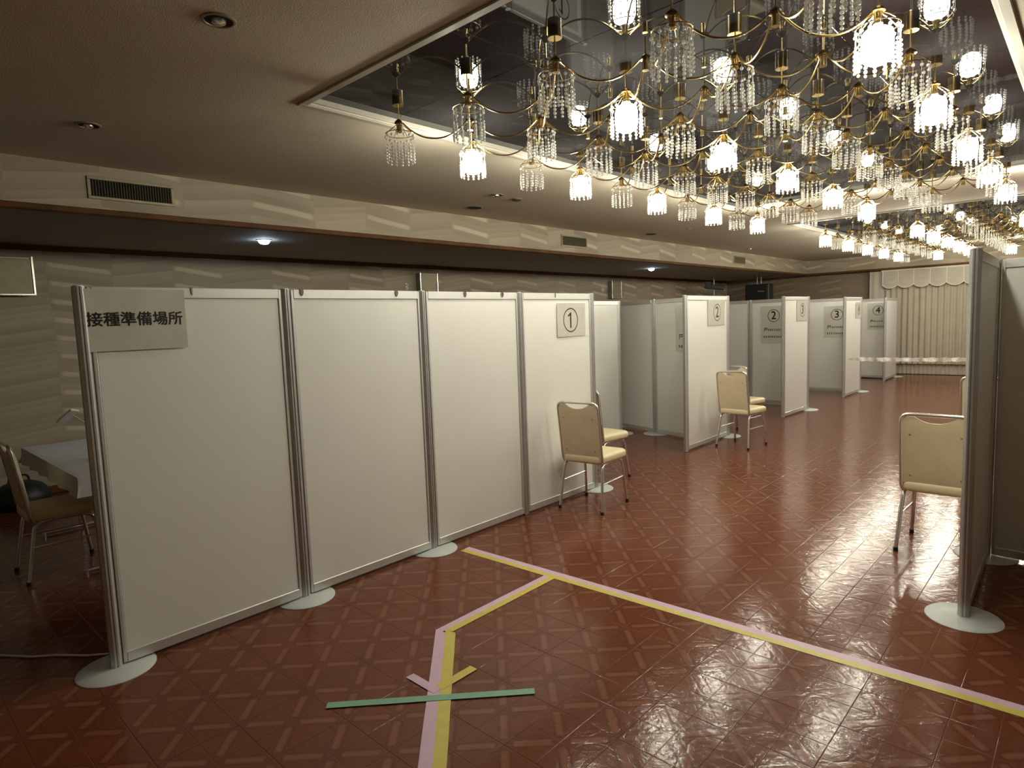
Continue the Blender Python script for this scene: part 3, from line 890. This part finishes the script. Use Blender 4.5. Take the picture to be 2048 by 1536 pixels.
tag(part('power_cable', cable, M['white']), 'white cable lying on the dark floor, running to the nearest base plate', 'cable')

# ------------------------------------------------------------------ left wall fittings
def wall_box(y0, y1, label):
    t = thing('wall_speaker', label, 'speaker', (X_L, (y0 + y1) / 2, 2.19), 0, 'metal boxes on the left wall')
    w = (y1 - y0) / 2
    part('housing', MB().box((0, -w, -.185), (.10, w, .185), .006), M['steel'], t)
    part('front_grille', MB().box((.099, -w + .02, -.165), (.106, w - .02, .165), .003), M['grille_frame'], t)
    e = MB()
    for s_ in (-1, 1): e.box((.097, s_ * w - .010, -.19), (.115, s_ * w + .010, .19), .003)
    e.box((.097, -w, -.19), (.115, w, -.172), .003)
    part('edge_strip', e, M['reflector'], t)
wall_box(1.02, 1.39, 'bronze box with pale edges on the left wall at the far left')
wall_box(6.22, 6.56, 'brass edged box on the left wall above the third front screen')
wall_box(11.45, 11.80, 'grey metal box on the left wall above the end of the front screens')
for y, z, lab in [(6.02, 2.17, 'little white bracket beside the brass edged wall box'), (11.22, 2.20, 'little white bracket beside the grey metal wall box')]:
    t = thing('wall_bracket', lab, 'bracket', (X_L, y, z), 0, 'small white brackets')
    part('plate', MB().box((0, -.022, -.05), (.012, .022, .05), .003), M['white'], t)
    part('knob', MB().lathe([(.016, 0), (.016, .03), (.01, .036), (0, .036)], 12, mtx=Matrix.Translation((.01, 0, .022)) @ Matrix.Rotation(radians(90), 4, 'Y')).lathe([(.016, 0), (.016, .03), (.01, .036), (0, .036)], 12, mtx=Matrix.Translation((.01, 0, -.026)) @ Matrix.Rotation(radians(90), 4, 'Y')), M['white'], t)
# projector and loudspeaker hung from the aisle ceiling
t = thing('projector', 'black projector tilted on a ceiling pole above the second booth', 'projector', (-6.9, 14.7, Z_LOW))
part('ceiling_pole', MB().tube([(0, 0, 0), (0, 0, -.62)], .018, 10).lathe([(.06, 0), (.06, -.012), (.02, -.02), (.018, -.02)], 16), M['steel'], t)
bm_ = Matrix.Rotation(radians(25), 4, 'Z') @ Matrix.Translation((.03, -.03, -.26)) @ Matrix.Rotation(radians(9), 4, 'Y')
part('body', MB().box((-.15, -.10, -.05), (.21, .12, .05), .012, bm_), M['black'], t)
part('lens_hood', MB().box((-.24, -.13, -.06), (-.10, .12, .115), .012, bm_), M['black'], t)
t = thing('loudspeaker', 'black box loudspeaker hung high in front of the far left corner', 'speaker', (-6.15, 15.6, 0))
part('cabinet', MB().box((-.29, -.15, 1.80), (.29, .15, 2.275), .012), M['black'], t)
part('front_cloth', MB().box((-.26, -.158, 1.83), (.26, -.148, 2.245), .004), M['black'], t)
part('name_plate', MB().box((.02, -.162, 2.09), (.19, -.157, 2.11), .001), M['steel'], t)
part('hanger', MB().tube([(-.05, 0, 2.27), (-.05, 0, Z_LOW + .002)], .010, 8).tube([(.05, 0, 2.27), (.05, 0, Z_LOW + .002)], .010, 8), M['steel'], t)

# ------------------------------------------------------------------ curtain, valance, barrier tape
def pleats(x0, x1, y, z0, z1, per, amp, name, m, parent=None, phase=0.0):
    n = int((x1 - x0) / per * 8); rg = random.Random(int(per * 1000)); jit = [rg.uniform(.6, 1.25) for _ in range(n + 2)]
    def fn(u, v):
        i = u * n
        a = amp * jit[int(i / 8)] * sin(2 * pi * i / 8 + phase) * (.6 + .4 * v)
        return (x0 + u * (x1 - x0), y + a, z1 + (z0 - z1) * v), (0, -1, 0)
    return part(name, MB().sheet(fn, n, 3, .003), m, parent)
cu = pleats(-3.83, 2.6, 17.22, .255, 2.46, .118, .030, 'curtain', M['curtain'])
tag(cu, 'long beige pleated curtain across the far wall', 'curtain')
pleats(-3.86, 2.6, 17.31, .01, .45, .085, .012, 'lining', M['lining'], cu)
sd = pleats(-4.10, -3.82, 17.20, .03, 2.46, .14, .010, 'side_drape', M['swag'])
tag(sd, 'narrow flat pale drape at the left end of the far curtain', 'curtain')
val = thing('valance', 'scalloped valance of pale swags with braided edges along the curtain top', 'valance', (0, 17.13, 0))
SW = .318
ns = 20
rail_ = part('valance_rail', MB().box((-3.84, -.012, 2.44), (-3.80 + SW * ns, .03, 2.475), .003), M['swag_edge'], val)
def swag_mb():
    def fn(u, v):
        sx = abs(u - .5) * 2
        low = .335 + .075 * (1 - sx ** 2.0)
        z = -v * low
        y = -.018 * (1 - sx ** 2) * v + .006 * sin(v * 24) * (1 - sx ** 2)
        return (u * SW, y, z), (0, -1, 0)
    return MB().sheet(fn, 14, 22, .002)
swag_me = swag_mb().mesh('swag', M['swag'])
ed = MB().tube([(u / 14 * SW, -.022 * (1 - (abs(u / 14 - .5) * 2) ** 2) - .004, -(.335 + .075 * (1 - (abs(u / 14 - .5) * 2) ** 2))) for u in range(15)], .010, 6)
ed.box((-.011, -.010, -.34), (.011, .004, 0), .003)
edge_me = ed.mesh('swag_braid', M['swag_edge'])
for k in range(ns):
    s_ = link('swag', swag_me, val, (-3.81 + SW * k, 0, 2.452))
    link('swag_braid', edge_me, s_, (0, -.004, 0))
post(-.32, 12.4, 'lone post holding the right end of the barrier tape', 1.2)
def tape_f():
    mb = MB(); n = 150; A, B = Vector((-3.285, 12.4, .690)), Vector((-.345, 12.4, .745)); vs = []; fs = []
    for k in range(n + 1):
        q = k / n; c = A.lerp(B, q); c.z -= .02 * sin(pi * q)
        th = .28 * sin(k * .37) + .22 * sin(k * .91) + pi / 2
        w = (.034 + .005 * sin(k * .7)) * min(1, .35 + q * 8)
        d = Vector((0, cos(th), sin(th))) * w
        e = Vector((0, -sin(th), cos(th))) * .0012
        vs += [c + d + e, c - d + e, c - d - e, c + d - e]
    for k in range(n):
        for i in range(4):
            i2 = (i + 1) % 4; fs.append((k * 4 + i, k * 4 + i2, k * 4 + 4 + i2, k * 4 + 4 + i))
    fs.append((0, 1, 2, 3)); fs.append((n * 4 + 3, n * 4 + 2, n * 4 + 1, n * 4))
    return mb.add(vs, fs, False)
tag(part('barrier_tape', tape_f(), M['clear']), 'twisted clear plastic tape stretched across the far corridor', 'tape')

# ------------------------------------------------------------------ tapes stuck on the floor
def strip(p, q, w, z, m, label, cut0=0.0, cut1=0.0):
    """w to the right of p->q; cut0/cut1 slant the ends"""
    P, Q = Vector((p[0], p[1])), Vector((q[0], q[1])); d = (Q - P).normalized(); nr = Vector((d.y, -d.x))
    n = max(6, int((Q - P).length / .12)); rg = random.Random(int(P.x * 1000)); mb = MB(); vs = []; fs = []
    for k in range(n + 1):
        s_ = k / n; a = P.lerp(Q, s_); b = a + nr * w
        if k == 0: b = b + d * cut0
        if k == n: b = b + d * cut1
        j = rg.uniform(-.0008, .0008)
        vs += [(a.x + nr.x * j, a.y + nr.y * j, z), (b.x + nr.x * j, b.y + nr.y * j, z), (a.x + nr.x * j, a.y + nr.y * j, z + .0004), (b.x + nr.x * j, b.y + nr.y * j, z + .0004)]
    for k in range(n):
        o, e = k * 4, k * 4 + 4
        fs += [(o + 2, o + 3, e + 3, e + 2), (o, e, e + 1, o + 1), (o, o + 2, e + 2, e), (o + 1, e + 1, e + 3, o + 3)]
    fs += [(0, 1, 3, 2), (n * 4, n * 4 + 2, n * 4 + 3, n * 4 + 1)]
    mb.add(vs, fs)
    o = part('floor_tape', mb, m); tag(o, label, 'tape', 'tape strips on the floor')
    return o
strip((-3.197, 2.913), (.55, 3.065), .046, .0006, M['pink'], 'long pink tape strip crossing the corridor beside its yellow twin')
strip((-3.190, 2.868), (.55, 3.017), .045, .0011, M['yellow'], 'long yellow tape strip crossing the corridor, on the near side', .0)
strip((-2.448, 1.974), (-2.455, 2.858), .042, .0016, M['pink'], 'pink tape strip between the tape corner and the long strip', -.02)
strip((-2.408, 1.990), (-2.418, 2.880), .044, .0021, M['yellow'], 'yellow tape strip between the tape corner and the long strip', .025)
strip((-2.448, 1.974), (-1.30, .87), -.052, .0026, M['pink'], 'pink tape strip running from the tape corner towards the camera', .04)
strip((-2.400, 1.998), (-1.262, .905), -.052, .0031, M['yellow'], 'yellow tape strip running from the tape corner towards the camera', .03)
strip((-2.210, 1.598), (-2.02, 1.598), -.042, .0036, M['pink'], 'short pink tape tick left of the tape line')
strip((-2.010, 1.640), (-2.010, 1.848), -.045, .0041, M['yellow'], 'short yellow tape tick right of the tape line')
strip((-2.285, 1.240), (-1.682, 1.872), -.040, .0046, M['green'], 'green tape strip crossing over the pink and yellow line')
